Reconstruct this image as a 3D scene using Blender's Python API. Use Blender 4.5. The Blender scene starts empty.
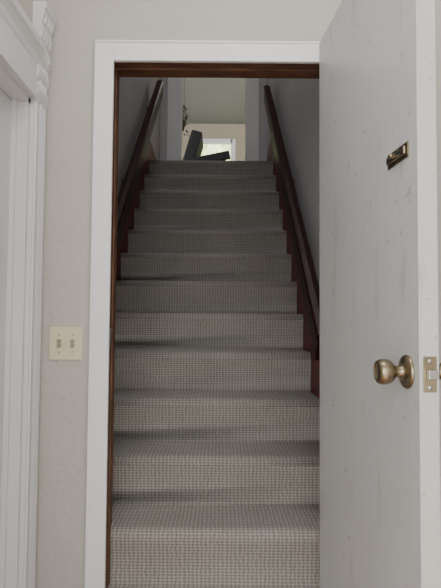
import bpy, bmesh, math, random
from mathutils import Vector, Matrix
random.seed(4)
S=bpy.context.scene
EYE=1.122; F=571.0
# ------------------------------------------------------------ materials
def newmat(name):
    m=bpy.data.materials.new(name); m.use_nodes=True
    nt=m.node_tree; b=nt.nodes['Principled BSDF']; return m,nt,b
def paint(name,c,rough=.6,var=.05,bump=.15,scale=60,metal=0,big=2.0,coat=0,stain=None,dist=.004,scuff=None):
    m,nt,b=newmat(name); N=nt.nodes; L=nt.links
    tc=N.new('ShaderNodeTexCoord')
    n=N.new('ShaderNodeTexNoise'); n.inputs['Scale'].default_value=big; n.inputs['Detail'].default_value=5
    L.new(tc.outputs['Object'],n.inputs['Vector'])
    r=N.new('ShaderNodeValToRGB')
    r.color_ramp.elements[0].position=.3; r.color_ramp.elements[1].position=.7
    r.color_ramp.elements[0].color=tuple(x*(1-var) for x in c)+(1,)
    r.color_ramp.elements[1].color=tuple(min(1,x*(1+var)) for x in c)+(1,)
    L.new(n.outputs['Fac'],r.inputs['Fac']); out=r.outputs['Color']
    def layer(out,col,sc,lo,hi,amt,mscale):
        mp=N.new('ShaderNodeMapping'); mp.inputs['Scale'].default_value=mscale; L.new(tc.outputs['Object'],mp.inputs['Vector'])
        n3=N.new('ShaderNodeTexNoise'); n3.inputs['Scale'].default_value=sc; n3.inputs['Detail'].default_value=8
        L.new(mp.outputs['Vector'],n3.inputs['Vector'])
        rr=N.new('ShaderNodeValToRGB'); rr.color_ramp.elements[0].position=lo; rr.color_ramp.elements[1].position=hi
        rr.color_ramp.elements[1].color=(amt,amt,amt,1)
        L.new(n3.outputs['Fac'],rr.inputs['Fac'])
        mx=N.new('ShaderNodeMix'); mx.data_type='RGBA'
        L.new(rr.outputs['Color'],mx.inputs[0]); L.new(out,mx.inputs[6]); mx.inputs[7].default_value=tuple(col)+(1,)
        return mx.outputs[2]
    if stain: out=layer(out,stain,14,.66,.74,1,(1,1,1))
    if scuff: 
        out=layer(out,scuff,9,.62,.70,.6,(1,1.6,.35))
        out=layer(out,scuff,26,.67,.70,.9,(1,1,1.5))
    L.new(out,b.inputs['Base Color'])
    b.inputs['Roughness'].default_value=rough; b.inputs['Metallic'].default_value=metal
    b.inputs['Coat Weight'].default_value=coat
    if bump:
        n2=N.new('ShaderNodeTexNoise'); n2.inputs['Scale'].default_value=scale; n2.inputs['Detail'].default_value=3
        L.new(tc.outputs['Object'],n2.inputs['Vector'])
        bp=N.new('ShaderNodeBump'); bp.inputs['Strength'].default_value=bump; bp.inputs['Distance'].default_value=dist
        L.new(n2.outputs['Fac'],bp.inputs['Height']); L.new(bp.outputs['Normal'],b.inputs['Normal'])
    return m
def wood(name,c1,c2,rough=.35,stretch=(12,1.2,12),spec=.5):
    m,nt,b=newmat(name); N=nt.nodes; L=nt.links
    b.inputs['Specular IOR Level'].default_value=spec
    tc=N.new('ShaderNodeTexCoord'); mp=N.new('ShaderNodeMapping'); mp.inputs['Scale'].default_value=stretch
    n=N.new('ShaderNodeTexNoise'); n.inputs['Scale'].default_value=4; n.inputs['Detail'].default_value=8; n.inputs['Roughness'].default_value=.65
    L.new(tc.outputs['Object'],mp.inputs['Vector']); L.new(mp.outputs['Vector'],n.inputs['Vector'])
    r=N.new('ShaderNodeValToRGB'); r.color_ramp.elements[0].position=.35; r.color_ramp.elements[1].position=.68
    r.color_ramp.elements[0].color=tuple(c1)+(1,); r.color_ramp.elements[1].color=tuple(c2)+(1,)
    L.new(n.outputs['Fac'],r.inputs['Fac']); L.new(r.outputs['Color'],b.inputs['Base Color'])
    b.inputs['Roughness'].default_value=rough
    bp=N.new('ShaderNodeBump'); bp.inputs['Strength'].default_value=.1; bp.inputs['Distance'].default_value=.002
    L.new(n.outputs['Fac'],bp.inputs['Height']); L.new(bp.outputs['Normal'],b.inputs['Normal'])
    return m
def carpet():
    m,nt,b=newmat('woven_carpet'); N=nt.nodes; L=nt.links
    uv=N.new('ShaderNodeUVMap'); uv.uv_map='UVMap'
    sep=N.new('ShaderNodeSeparateXYZ'); L.new(uv.outputs['UV'],sep.inputs[0])
    def M(op,a,bb=None):
        k=N.new('ShaderNodeMath'); k.operation=op
        for i,v in enumerate((a,bb)):
            if v is None: continue
            if isinstance(v,(int,float)): k.inputs[i].default_value=v
            else: L.new(v,k.inputs[i])
        return k.outputs[0]
    nz=N.new('ShaderNodeTexNoise'); nz.inputs['Scale'].default_value=40; nz.inputs['Detail'].default_value=3; L.new(uv.outputs['UV'],nz.inputs['Vector'])
    jit=M('MULTIPLY',M('SUBTRACT',nz.outputs['Fac'],.5),.55)
    U=sep.outputs[0]; V=sep.outputs[1]
    a1=M('SINE',M('MULTIPLY',M('ADD',M('ADD',M('MULTIPLY',U,1/.030),M('MULTIPLY',V,1/.022)),jit),2*math.pi))
    a2=M('SINE',M('MULTIPLY',M('ADD',M('SUBTRACT',M('MULTIPLY',U,1/.030),M('MULTIPLY',V,1/.022)),jit),2*math.pi))
    h=M('ADD',M('MULTIPLY',M('MULTIPLY',a1,a2),.5),.5)
    r=N.new('ShaderNodeValToRGB'); r.color_ramp.elements[0].position=.12; r.color_ramp.elements[1].position=.72
    r.color_ramp.elements[0].color=(.185,.168,.150,1); r.color_ramp.elements[1].color=(.355,.33,.30,1)
    L.new(h,r.inputs['Fac'])
    fz=N.new('ShaderNodeTexNoise'); fz.inputs['Scale'].default_value=320; L.new(uv.outputs['UV'],fz.inputs['Vector'])
    big=N.new('ShaderNodeTexNoise'); big.inputs['Scale'].default_value=5; L.new(uv.outputs['UV'],big.inputs['Vector'])
    k=M('ADD',M('MULTIPLY',fz.outputs['Fac'],.7),M('MULTIPLY',big.outputs['Fac'],.25)); k=M('ADD',k,.55)
    sc=N.new('ShaderNodeVectorMath'); sc.operation='SCALE'; L.new(r.outputs['Color'],sc.inputs[0]); L.new(k,sc.inputs['Scale'])
    L.new(sc.outputs[0],b.inputs['Base Color']); b.inputs['Roughness'].default_value=.95
    b.inputs['Specular IOR Level'].default_value=.1
    b.inputs['Sheen Weight'].default_value=.15
    bp=N.new('ShaderNodeBump'); bp.inputs['Strength'].default_value=.3; bp.inputs['Distance'].default_value=.002
    L.new(h,bp.inputs['Height']); L.new(bp.outputs['Normal'],b.inputs['Normal'])
    return m
WALL=paint('beige_wall_paint',(.505,.48,.44),.75,.04,.7,38,dist=.006)
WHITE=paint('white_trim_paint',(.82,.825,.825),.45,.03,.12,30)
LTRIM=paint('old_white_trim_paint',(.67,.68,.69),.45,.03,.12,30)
DOORP=paint('door_paint',(.54,.545,.545),.42,.05,.5,22,stain=(.50,.50,.49),scuff=(.41,.40,.385))
EDGEP=paint('door_edge_paint',(.55,.54,.51),.5,.06,.3,40,scuff=(.38,.35,.31))
SWELL=paint('stairwell_wall_paint',(.56,.55,.55),.8,.05,.5,40,dist=.006)
CEIL=paint('ceiling_paint',(.8,.8,.78),.8)
JAMB=wood('bare_stained_jamb',(.07,.028,.014),(.20,.09,.045),.55,(9,9,2))
JAMBH=wood('bare_stained_head',(.07,.028,.014),(.20,.09,.045),.55,(2,9,9))
MAHO=wood('mahogany_skirt',(.07,.008,.007),(.23,.025,.018),.4,(8,1.5,8),.3)
RAIL=wood('dark_handrail_wood',(.012,.004,.004),(.045,.012,.010),.42,(8,1.5,8),.2)
BRASS=paint('antique_brass',(.30,.25,.165),.30,.2,.08,80,1,big=20)
NICK=paint('worn_nickel',(.45,.43,.39),.35,.1,.05,80,1)
IVORY=paint('ivory_plastic',(.68,.63,.43),.35,.02,0)
TOGG=paint('toggle_plastic',(.33,.29,.20),.35,.05,0)
DARK=paint('dark_gap',(.02,.02,.02),.8,.1,0)
BLACK=paint('black_leather',(.007,.007,.009),.7,.2,.2,50)
OLIVE=paint('olive_ceiling_paint',(.27,.29,.25),.85)
BEIGE=paint('tan_wall_paint',(.42,.37,.29),.85)
FLOORM=wood('floor_boards',(.20,.11,.06),(.34,.20,.11),.4,(8,1,8))
LEAF=paint('leaf_green',(.03,.06,.025),.5,.3,0)
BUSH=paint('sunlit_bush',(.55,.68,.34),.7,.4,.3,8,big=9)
CARP=carpet()
# ------------------------------------------------------------ mesh builder
class B:
    def __init__(s,mats): s.bm=bmesh.new(); s.mats=mats
    def box(s,x0,x1,y0,y1,z0,z1,mi=0,M=None,bev=0):
        v=[s.bm.verts.new(Vector((x,y,z))) for x in (x0,x1) for y in (y0,y1) for z in (z0,z1)]
        idx=[(0,1,3,2),(4,6,7,5),(0,4,5,1),(2,3,7,6),(0,2,6,4),(1,5,7,3)]
        fs=[s.bm.faces.new([v[i] for i in q]) for q in idx]
        for f in fs: f.material_index=mi
        if bev:
            es=list({e for f in fs for e in f.edges})
            r=bmesh.ops.bevel(s.bm,geom=es,offset=bev,segments=2,affect='EDGES',profile=.6)
            v=list({vv for f in r['faces'] for vv in f.verts}|{vv for vv in v if vv.is_valid})
            for f in r['faces']: f.material_index=mi
        if M: 
            for vv in v: vv.co=M@vv.co
    def prism(s,pts,a,b,fn,mi=0,smooth=False):
        A=[s.bm.verts.new(fn(p,q,a)) for p,q in pts]; C=[s.bm.verts.new(fn(p,q,b)) for p,q in pts]
        n=len(pts); 
        for i in range(n):
            f=s.bm.faces.new((A[i],A[(i+1)%n],C[(i+1)%n],C[i])); f.material_index=mi; f.smooth=smooth
        for P in (A,C[::-1]):
            f=s.bm.faces.new(P); f.material_index=mi
    def lathe(s,prof,M,seg=32,mi=0):
        rings=[]
        for r,z in prof:
            if r<1e-6: rings.append([s.bm.verts.new(M@Vector((0,0,z)))])
            else: rings.append([s.bm.verts.new(M@Vector((r*math.cos(2*math.pi*i/seg),r*math.sin(2*math.pi*i/seg),z))) for i in range(seg)])
        for a,b in zip(rings,rings[1:]):
            for i in range(seg):
                j=(i+1)%seg
                if len(a)==1 and len(b)==1: continue
                if len(a)==1: f=s.bm.faces.new((a[0],b[j],b[i]))
                elif len(b)==1: f=s.bm.faces.new((a[i],a[j],b[0]))
                else: f=s.bm.faces.new((a[i],a[j],b[j],b[i]))
                f.material_index=mi; f.smooth=True
    def done(s,name,parent=None):
        bmesh.ops.recalc_face_normals(s.bm,faces=s.bm.faces[:])
        me=bpy.data.meshes.new(name); s.bm.to_mesh(me); s.bm.free()
        for m in s.mats: me.materials.append(m)
        o=bpy.data.objects.new(name,me); S.collection.objects.link(o)
        if parent: o.parent=parent
        return o
def empty(name):
    e=bpy.data.objects.new(name,None); S.collection.objects.link(e); return e
# ------------------------------------------------------------ room shell
WY=1.976; WT=.125
OX0,OX1=-.385,.385; OZ=EYE+.915
LX=-.63; RX=1.35; CZ=2.75
b=B([WALL,SWELL])
b.box(LX-.15,OX0-.02,WY,WY+WT,0,CZ+.12); b.box(OX1+.02,RX+.1,WY,WY+WT,0,CZ+.12)
b.box(OX0-.02,OX1+.02,WY,WY+WT,OZ+.02,CZ+.12)
b.done('wall_front')
b=B([FLOORM]); b.box(-.8,RX+.1,-2.2,WY+.0,-.05,0); b.done('floor')
b=B([CEIL]); b.box(-.8,RX+.1,-2.2,WY,CZ,CZ+.1); b.done('ceiling')
b=B([WALL]); b.box(RX,RX+.1,-2.2,WY,0,CZ); b.done('wall_right')
LY0,LY1=.98,1.845; LZ=EYE+.73
b=B([WALL]); b.box(LX-.12,LX,-.3,LY0,0,CZ); b.box(LX-.12,LX,LY1,WY,0,CZ); b.box(LX-.12,LX,LY0,LY1,LZ,CZ); b.done('wall_left')
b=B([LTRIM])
fnY=lambda p,q,t:Vector((p,t,q))
def casing_v(y0,y1):
    n=40; pts=[(y0,0)]
    for i in range(n+1):
        u=i/n; yy=y0+(y1-y0)*u
        d=.020
        if u<.07 or u>.93: d=.014
        elif .15<u<.85: d=.022-.010*abs(math.sin((u-.15)/.7*math.pi*2))
        pts.append((yy,d))
    pts.append((y1,0))
    b.prism(pts,0,LZ,lambda p,q,t:Vector((LX+q,p,t)))
casing_v(LY1,LY1+.115); casing_v(LY0-.115,LY0)
b.box(LX-.12,LX,LY1-.018,LY1,0,LZ); b.box(LX-.12,LX,LY0,LY0+.018,0,LZ); b.box(LX-.12,LX,LY0,LY1,LZ-.018,LZ)
b.box(LX-.05,LX-.035,LY1-.03,LY1-.018,0,LZ); 
b.box(LX,LX+.018,LY0-.115,LY1-.0,LZ,LZ+.13)
cr=[(0,.11),(.018,.11),(.022,.118),(.026,.135),(.036,.15),(.044,.158),(.046,.168),(.046,.178),(0,.178)]
b.prism([(LX+p,LZ+q) for p,q in cr],LY0-.14,LY1+.002,fnY)
b.box(LX,LX+.024,LY0-.115,LY1,LZ-.002,LZ+.014)
b.done('trim_1')
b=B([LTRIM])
pts=[(0,0),(.014,0)]
N=90
for i in range(N+1):
    t=i/N; z=.335*t
    base=.018+.020*(t**1.3)
    d=base+.007*abs(math.sin(t*math.pi*5.0))-.003
    if t>.93: d=.044
    pts.append((d,z))
pts.append((0,.335))
b.prism([(LX+p,LZ+q-.004) for p,q in pts],LY1+.002,LY1+.112,fnY)
for zz in (.285,.225,.165,.105,.05):
    for yy in (.03,.057,.085):
        Mx=Matrix.Translation((LX+.020+.018*((zz/.335)**1.3),LY1+yy,LZ+zz))@Matrix.Rotation(math.radians(90),4,'Y')@Matrix.Diagonal((2.0,1,1,1))
        b.lathe([(.011,-.010),(.011,0),(.008,.004),(0,.006)],Mx,12)
b.done('trim_2')
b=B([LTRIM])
dx=LX-.05; Y0=LY0+.02; Y1=LY1-.02; Z1=LZ-.02
b.box(dx-.035,dx-.012,Y0,Y1,.01,Z1)
for y0,y1 in ((Y0,Y0+.11),(Y1-.11,Y1),((Y0+Y1)/2-.05,(Y0+Y1)/2+.05)): b.box(dx-.012,dx,y0,y1,.01,Z1,bev=.003)
for z0,z1 in ((.01,.22),(.85,1.0),(Z1-.12,Z1)):
    b.box(dx-.012,dx-.0005,Y0+.11,(Y0+Y1)/2-.05,z0,z1); b.box(dx-.012,dx-.0005,(Y0+Y1)/2+.05,Y1-.11,z0,z1)
b.done('door_1')
# ------------------------------------------------------------ front doorway casing + jamb
CW=.056
b=B([WHITE])
b.box(OX0-CW,OX0+.004,WY-.018,WY,0,OZ+.064,bev=.003)
b.box(OX1-.004,OX1+CW,WY-.018,WY,0,OZ+.064,bev=.003)
b.box(OX0+.004,OX1-.004,WY-.018,WY,OZ-.002,OZ+.064,bev=.003)
b.box(OX0-CW-.006,OX0-CW+.002,WY-.022,WY,0,OZ+.070,bev=.002)
b.box(OX0-CW-.006,OX1+CW+.006,WY-.022,WY,OZ+.062,OZ+.070,bev=.002)
b.done('trim_3')
b=B([JAMB,JAMBH,NICK])
b.box(OX0-.02,OX0,WY+.001,WY+WT,0.0,OZ+.02); b.box(OX1,OX1+.02,WY+.001,WY+WT,0,OZ+.02)
b.box(OX0,OX1,WY+.001,WY+WT,OZ,OZ+.02,1)
b.box(OX0,OX0+.004,WY+.05,WY+.085,.2,OZ); b.box(OX0+.004,OX1,WY+.05,WY+.085,OZ-.004,OZ,1)
b.box(OX0-.001,OX0+.002,WY+.004,WY+.04,EYE-.09,EYE-.025,2)
b.done('door_frame')  # door frame: bare wood jambs, head, stops and strike plate
# ------------------------------------------------------------ open door
H0=Vector((.338,WY-.028,0)); ang=math.atan2(.068,.785)
u=Vector((math.sin(ang),-math.cos(ang),0)); n=Vector((math.cos(ang),math.sin(ang),0))
DM=Matrix((( u.x,n.x,0,H0.x),(u.y,n.y,0,H0.y),(0,0,1,0),(0,0,0,1)))
DW=.785; TH=.042; DT=EYE+.975
door=empty('door_2')
b=B([DOORP,EDGEP,DARK,NICK])
b.box(0,DW-.001,0,TH,.012,DT,0,DM,bev=.002)
b.box(DW-.0015,DW,.003,TH-.003,.014,DT-.002,1,DM)
b.lathe([(.0035,-.0006),(0,-.0008)],DM@Matrix.Translation((.385,0,EYE+.405))@Matrix.Rotation(math.radians(-90),4,'X').inverted(),10,2)
for x,z in ((.33,EYE+.235),(.335,EYE+.19)): b.box(x,x+.012,-.0006,0,z,z+.003,0,DM)
b.done('leaf',door)
zk=EYE-.103
b=B([BRASS,DARK])
Rk=DM@Matrix.Translation((DW-.060,0,zk))@Matrix.Rotation(math.radians(90),4,'X')
b.lathe([(.036,0),(.0365,.003),(.034,.007),(.026,.0095),(.018,.011),(.0135,.014),(.012,.026),(.014,.031),(.020,.034),(.0255,.041),(.0275,.050),(.0268,.060),(.0235,.0665),(.019,.068),(.017,.0665),(.0165,.064),(0,.0635)],Rk,48)
b.box(-.0015,.0015,-.006,.006,.063,.0645,1,Rk)
Ro=DM@Matrix.Translation((DW-.060,TH,zk))@Matrix.Rotation(math.radians(-90),4,'X')
b.lathe([(.036,0),(.0365,.003),(.034,.007),(.018,.011),(.012,.026),(.020,.034),(.0275,.050),(.0235,.0665),(0,.068)],Ro,48)
b.done('door_knob',door)
b=B([NICK,DARK,BRASS])
b.box(DW,DW+.0025,.007,TH-.007,zk-.036,zk+.036,2,DM,bev=.001)
b.box(DW+.0025,DW+.014,.013,TH-.010,zk-.010,zk+.010,0,DM,bev=.002)
for dz in (-.027,.027): b.lathe([(.005,.0),(.004,.001),(0,.0015)],DM@Matrix.Translation((DW+.0025,TH/2,zk+dz))@Matrix.Rotation(math.radians(90),4,'Y'),12,0)
b.done('latch',door)
b=B([BRASS,DARK])
zb=EYE+.375
b.box(.628,.743,-.003,0,zb-.017,zb+.017,0,DM,bev=.001)
b.box(.635,.736,-.010,-.003,zb-.009,zb+.009,0,DM,bev=.003)
b.box(.643,.723,-.0106,-.0096,zb-.003,zb+.003,1,DM)
b.lathe([(.005,0),(.004,.004),(.006,.007),(.005,.010),(0,.011)],DM@Matrix.Translation((.683,-.010,zb))@Matrix.Rotation(math.radians(90),4,'X'),16)
b.done('slide_bolt',door)
b=B([BRASS])
for z in (.25,1.1,1.85):
    b.lathe([(0,-.045),(.006,-.045),(.006,.045),(0,.045)],Matrix.Translation((OX1+.002,WY-.022-.008,z)),12)
b.done('hinges',door)
# ------------------------------------------------------------ light switch
b=B([IVORY,TOGG,NICK])
sx=(66.5-220)/F*WY; sz=EYE-.078; 
b.box(sx-.057,sx+.057,WY-.006,WY,sz-.057,sz+.057,0,bev=.003)
for k in (-1,1):
    cx=sx+k*.023
    b.box(cx-.007,cx+.007,WY-.0075,WY-.005,sz-.014,sz+.014,1)
    b.box(cx-.0045,cx+.0045,WY-.018,WY-.006,sz-.011,sz+.002,1,bev=.0015)
    for dz in (-.030,.030): b.lathe([(.0035,0),(.003,.0012),(0,.0014)],Matrix.Translation((cx,WY-.006,sz+dz))@Matrix.Rotation(math.radians(90),4,'X'),10,2)
b.done('light_switch')
# ------------------------------------------------------------ staircase
h=.195; d=.26; D0=1.79; NS=12; SX0,SX1=-.635,.450
def zt(i): return h*(i+1)
prof=[]
y_start=WY+WT+.002
prof.append((y_start-.09,0.0)); prof.append((y_start-.09,zt(0)))
ov=.012; r=.034
for i in range(1,NS+1):
    yn=D0+d*i; z=zt(i)
    prof.append((yn+ov-.014,zt(i-1))); prof.append((yn+ov-.005,zt(i-1)+.005)); prof.append((yn+ov,zt(i-1)+.016))
    prof.append((yn+ov,z-.11)); prof.append((yn+ov-.004,z-.08)); prof.append((yn+.003,z-.055))
    for k in range(10):
        a=math.radians(-10+100*k/9)
        prof.append((yn+r-r*math.cos(a), z-r+r*math.sin(a)) )
LAND=6.1
prof.append((LAND,zt(NS)))
bm=bmesh.new(); uvl=bm.loops.layers.uv.new('UVMap')
lens=[0]
for p,q in zip(prof,prof[1:]): lens.append(lens[-1]+math.dist(p,q))
cols=[]
for (y,z) in prof:
    x0,x1=(OX0+.001,OX1-.001) if y<y_start else (SX0,SX1)
    cols.append((bm.verts.new((x0,y,z)),bm.verts.new((x1,y,z)),x0,x1))
for i in range(len(cols)-1):
    a=cols[i]; c=cols[i+1]
    if (a[3]-a[2])!=(c[3]-c[2]):
        y=y_start; zz=prof[i][1]
        m0=bm.verts.new((OX0+.001,y,zz)); m1=bm.verts.new((OX1-.001,y,zz)); w0=bm.verts.new((SX0,y,zz)); w1=bm.verts.new((SX1,y,zz))
        quads=[(a[0],a[1],m1,m0,lens[i],lens[i]+.09),(w0,w1,c[1],c[0],lens[i]+.09,lens[i+1])]
    else: quads=[(a[0],a[1],c[1],c[0],lens[i],lens[i+1])]
    for q in quads:
        f=bm.faces.new(q[:4]); f.smooth=True
        for lp in f.loops:
            v=lp.vert; lp[uvl].uv=(v.co.x, q[4] if v in q[:2] else q[5])
me=bpy.data.meshes.new('carpeted_staircase')
for side in (0,1):
    prev=None
    for i,c in enumerate(cols):
        if prof[i][0]<y_start: continue
        vb=bm.verts.new((c[2+side],prof[i][0],max(0,prof[i][1]-.45 if prof[i][0]>2.6 else 0)))
        if prev: 
            try: bm.faces.new((prev[0],c[side],vb,prev[1]))
            except: pass
        prev=(c[side],vb)
bmesh.ops.recalc_face_normals(bm,faces=bm.faces[:])
bm.to_mesh(me); bm.free(); me.materials.append(CARP)
o=bpy.data.objects.new('carpeted_staircase',me); S.collection.objects.link(o)
# ------------------------------------------------------------ stairwell shell
WLX=SX0-.022; WRX=SX1+.03; TOPZ=5.3; Y1=6.0; LZF=zt(NS)
b=B([SWELL]); b.box(WLX-.1,WLX,WY+WT,Y1,0,TOPZ); b.done('wall_stairwell_left')
b=B([SWELL]); b.box(WRX,WRX+.1,WY+WT,Y1,0,TOPZ); b.done('wall_stairwell_right')
b=B([CEIL]); b.box(WLX-.1,WRX+.1,WY+WT-.1,Y1+.1,TOPZ,TOPZ+.1); b.done('ceiling_stairwell')
b=B([SWELL]); b.box(WLX,WRX,WY+WT-.06,WY+WT,CZ+.12,TOPZ); b.done('wall_stairwell_front')
def zl(y): return zt(0)+(y-D0)*h/d
for nm,x0,x1,up in (('left',WLX+.001,SX0-.001,.16),('right',SX1+.001,WRX-.001,.29)):
    b=B([MAHO]); ya=WY+WT+.004; yb=D0+d*NS+.05
    pts=[(ya,0.02),(ya,zl(ya)+up),(yb,zl(yb)+up),(Y1-.03,zt(NS)+.14),(Y1-.03,zt(NS)-.2),(yb,zl(yb)-.4),(ya+.5,.02)]
    b.prism(pts,x0,x1,lambda p,q,t:Vector((t,p,q)))
    b.done('baseboard_stair_'+nm)
def rail(x,r0,r1,ya,yb,wall):
    b=B([RAIL,BRASS])
    a=Vector((x,ya,zl(ya)+r0)); c=Vector((x,yb,zl(yb)+r1)); L=(c-a).length
    th=math.atan2(c.z-a.z,c.y-a.y)
    M=Matrix.Translation(a)@Matrix.Rotation(th,4,'X')
    pr=[(-.022,-.085),(.022,-.085),(.024,-.07),(.022,.005),(.028,.015),(.031,.03),(.023,.045),(0,.051),(-.023,.045),(-.031,.03),(-.028,.015),(-.022,.005),(-.024,-.07)]
    b.prism(pr,0,L,lambda p,q,t:M@Vector((p,t,q)))
    s=1 if wall>x else -1
    for t in (.3,L/2,L-.3):
        p=M@Vector((0,t,-.085))
        b.box(min(p.x,wall-s*.002),max(p.x,wall-s*.002),p.y-.012,p.y+.012,p.z-.05,p.z-.03,1)
        b.box(p.x-.01,p.x+.01,p.y-.012,p.y+.012,p.z-.05,p.z+.01,1)
        b.box(min(wall-s*.008,wall-s*.001),max(wall-s*.008,wall-s*.001),p.y-.03,p.y+.03,p.z-.075,p.z-.005,1)
    b.done('handrail')
rail(-.565,.46,.59,2.25,5.1,WLX)
rail(.405,.50,.55,2.25,5.1,WRX)
# ------------------------------------------------------------ top landing doorway
TX0,TX1=-.44,.265; TT=4.57
b=B([SWELL]); b.box(WLX-.1,TX0,Y1,Y1+.1,LZF,TOPZ); b.box(TX1,WRX+.1,Y1,Y1+.1,LZF,TOPZ); b.box(TX0,TX1,Y1,Y1+.1,TT,TOPZ); b.done('wall_landing')
b=B([WHITE])
b.box(TX0-.14,TX0+.005,Y1-.02,Y1,LZF,TT+.12,bev=.004); b.box(TX1-.005,TX1+.13,Y1-.02,Y1,LZF,TT+.12,bev=.004); b.box(TX0,TX1,Y1-.019,Y1,TT,TT+.12)
b.box(TX0-.005,TX0+.012,Y1,Y1+.1,LZF,TT); b.box(TX1-.012,TX1+.005,Y1,Y1+.1,LZF,TT)
b.done('trim_4')
UX0,UX1=-1.6,1.6; UY=8.6
b=B([FLOORM]); b.box(UX0,UX1,Y1+.1,UY,LZF-.08,LZF-.0); b.done('floor_upper')
wx0,wx1,wz0,wz1=-.38,.16,LZF+.4,EYE+2.74
b=B([BEIGE]); 
b.box(UX0,wx0,UY,UY+.1,LZF,4.15); b.box(wx1,UX1,UY,UY+.1,LZF,4.15); b.box(wx0,wx1,UY,UY+.1,LZF,wz0); b.box(wx0,wx1,UY,UY+.1,wz1,4.15); b.done('wall_upper_back')
b=B([BEIGE]); b.box(UX0-.1,UX0,Y1+.1,UY+.1,LZF,5.3); b.done('wall_upper_left')
b=B([BEIGE]); b.box(UX1,UX1+.1,Y1+.1,UY+.1,LZF,5.3); b.done('wall_upper_right')
b=B([OLIVE]); b.prism([(UY+.1,4.15),(7.3,5.2),(Y1+.1,5.2),(Y1+.1,5.3),(7.35,5.3),(UY+.2,4.22)],UX0-.1,UX1+.1,lambda p,q,t:Vector((t,p,q))); b.done('ceiling_upper')
b=B([WHITE])
t=.05
b.box(wx0-t,wx0+.02,UY-.02,UY,wz0-t,wz1+t); b.box(wx1-.02,wx1+t,UY-.02,UY,wz0-t,wz1+t); b.box(wx0,wx1,UY-.02,UY,wz1-.015,wz1+t); b.box(wx0-.07,wx1+.07,UY-.05,UY,wz0-t,wz0)
b.box(wx0,wx1,UY+.02,UY+.05,(wz0+wz1)/2-.02,(wz0+wz1)/2+.02)
b.done('window_1')
b=B([BUSH])
for i in range(110):
    c=Vector((random.uniform(-1.6,1.3),random.uniform(10.6,11.4),random.uniform(1.9,4.7))); rr=random.uniform(.25,.42)
    Mx=Matrix.Translation(c)
    b.lathe([(0,-rr)]+[(rr*math.cos(a)*random.uniform(.85,1.1),rr*math.sin(a)) for a in (-.9,-.4,0,.4,.9)]+[(0,rr)],Mx,9)
b.box(-.06,.06,10.9,11.1,0,2.2)
b.done('bush')
# lounge chair
b=B([BLACK])
cy=7.15
Rb=Matrix.Translation((-.46,cy,LZF+.40))@Matrix.Rotation(math.radians(16),4,'Y')
b.box(-.06,.08,-.28,.28,0,.55,0,Rb,bev=.03)
b.box(-.42,.22,cy-.30,cy+.30,LZF+.28,LZF+.46,0,bev=.03)
for s in (-1,1):
    Ra=Matrix.Translation((-.02,cy+s*.31,LZF+.60))@Matrix.Rotation(math.radians(-12),4,'Y')
    b.box(-.38,.12,-.035,.035,-.06,.04,0,Ra,bev=.015)
    b.box(-.0,.05,cy+s*.31-.02,cy+s*.31+.02,LZF+.3,LZF+.57)
    for x in (-.38,.17): b.box(x,x+.04,cy+s*.27-.02,cy+s*.27+.02,LZF,LZF+.3)
b.done('lounge_chair')
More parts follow.
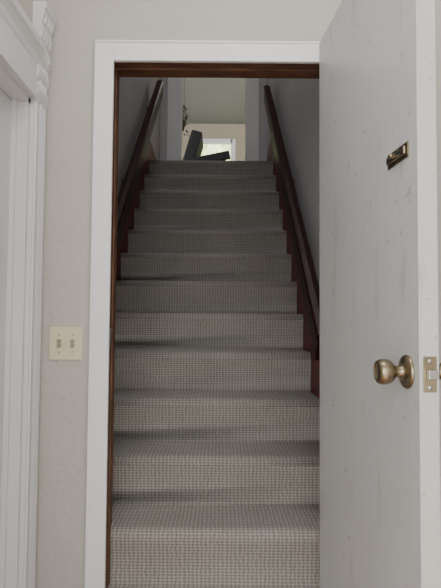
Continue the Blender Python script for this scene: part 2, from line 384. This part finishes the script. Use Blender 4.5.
# hanging plant
b=B([LEAF,DARK])
pc=Vector((-.475,6.42,EYE+2.28))
b.lathe([(0,-.10),(.04,-.10),(.06,0),(.055,0),(0,-.01)],Matrix.Translation(pc),20,1)
for a in (0,2.1,4.2):
    p0=pc+Vector((.055*math.cos(a),.055*math.sin(a),0)); q=Vector((pc.x,pc.y,5.2))-p0
    b.box(-.002,.002,-.002,.002,0,q.length,1,Matrix.Translation(p0)@q.to_track_quat('Z','Y').to_matrix().to_4x4())
for i in range(110):
    a=random.uniform(0,6.28); rr=random.uniform(.02,.09); z=random.uniform(-.16,.14) if rr>.06 else random.uniform(0,.2)
    c=pc+Vector((rr*math.cos(a),rr*math.sin(a),z)); L=random.uniform(.03,.055)
    Mx=Matrix.Translation(c)@Matrix.Rotation(a,4,'Z')@Matrix.Rotation(random.uniform(.2,1.3),4,'Y')
    pts=[(0,0),(L*.3,.012),(L*.7,.010),(L,0),(L*.7,-.010),(L*.3,-.012)]
    vs=[b.bm.verts.new(Mx@Vector((x,y,.006*math.sin(x/L*3)))) for x,y in pts]; f=b.bm.faces.new(vs)
b.done('hanging_plant')
# ------------------------------------------------------------ lights
w=bpy.data.worlds.new('sky'); S.world=w; w.use_nodes=True
bg=w.node_tree.nodes['Background']; bg.inputs[0].default_value=(.95,.975,1,1); bg.inputs[1].default_value=3.3
def area(name,loc,rot,sx_,sy_,e,c=(1,1,1)):
    l=bpy.data.lights.new(name,'AREA'); l.shape='RECTANGLE'; l.size=sx_; l.size_y=sy_; l.energy=e; l.color=c
    o=bpy.data.objects.new(name,l); o.location=loc; o.rotation_euler=rot; S.collection.objects.link(o); return o
area('upper_room_fill',(.5,7.2,5.1),(0,0,0),.5,.5,10,(1,.97,.9))  # unseen fill light added to brighten the enclosed upper room
area('stairwell_fill',(-.35,3.2,5.25),(0,math.radians(-6),0),.4,.4,15,(.98,.98,1))  # added overhead fill for stairs and right stairwell wall, no fixture
area('hall_fill',(.05,1.0,2.72),(math.radians(18),0,0),.8,.5,12,(1,.98,.95))  # invented overhead fill, added to lift the lower treads
area('back_left_fill',(-1.3,-1.9,1.7),(math.radians(90),0,math.radians(-22)),1.4,1.6,60,(1,.99,.97))  # added soft fill for daylight from behind left, no window modelled
sun=bpy.data.lights.new('sun','SUN'); sun.energy=8; sun.angle=.05
so=bpy.data.objects.new('sun',sun); so.rotation_euler=(math.radians(50),0,math.radians(10)); S.collection.objects.link(so)
# ------------------------------------------------------------ camera
cam=bpy.data.cameras.new('camera'); cam.sensor_fit='VERTICAL'; cam.sensor_height=24; cam.lens=24*F/588; cam.clip_start=.02
co=bpy.data.objects.new('camera',cam); S.collection.objects.link(co)
pitch=math.atan(28/F); roll=math.radians(.45)
co.matrix_world=Matrix.Translation((0,0,EYE))@Matrix.Rotation(math.pi/2+pitch,4,'X')@Matrix.Rotation(roll,4,'Z')
S.camera=co
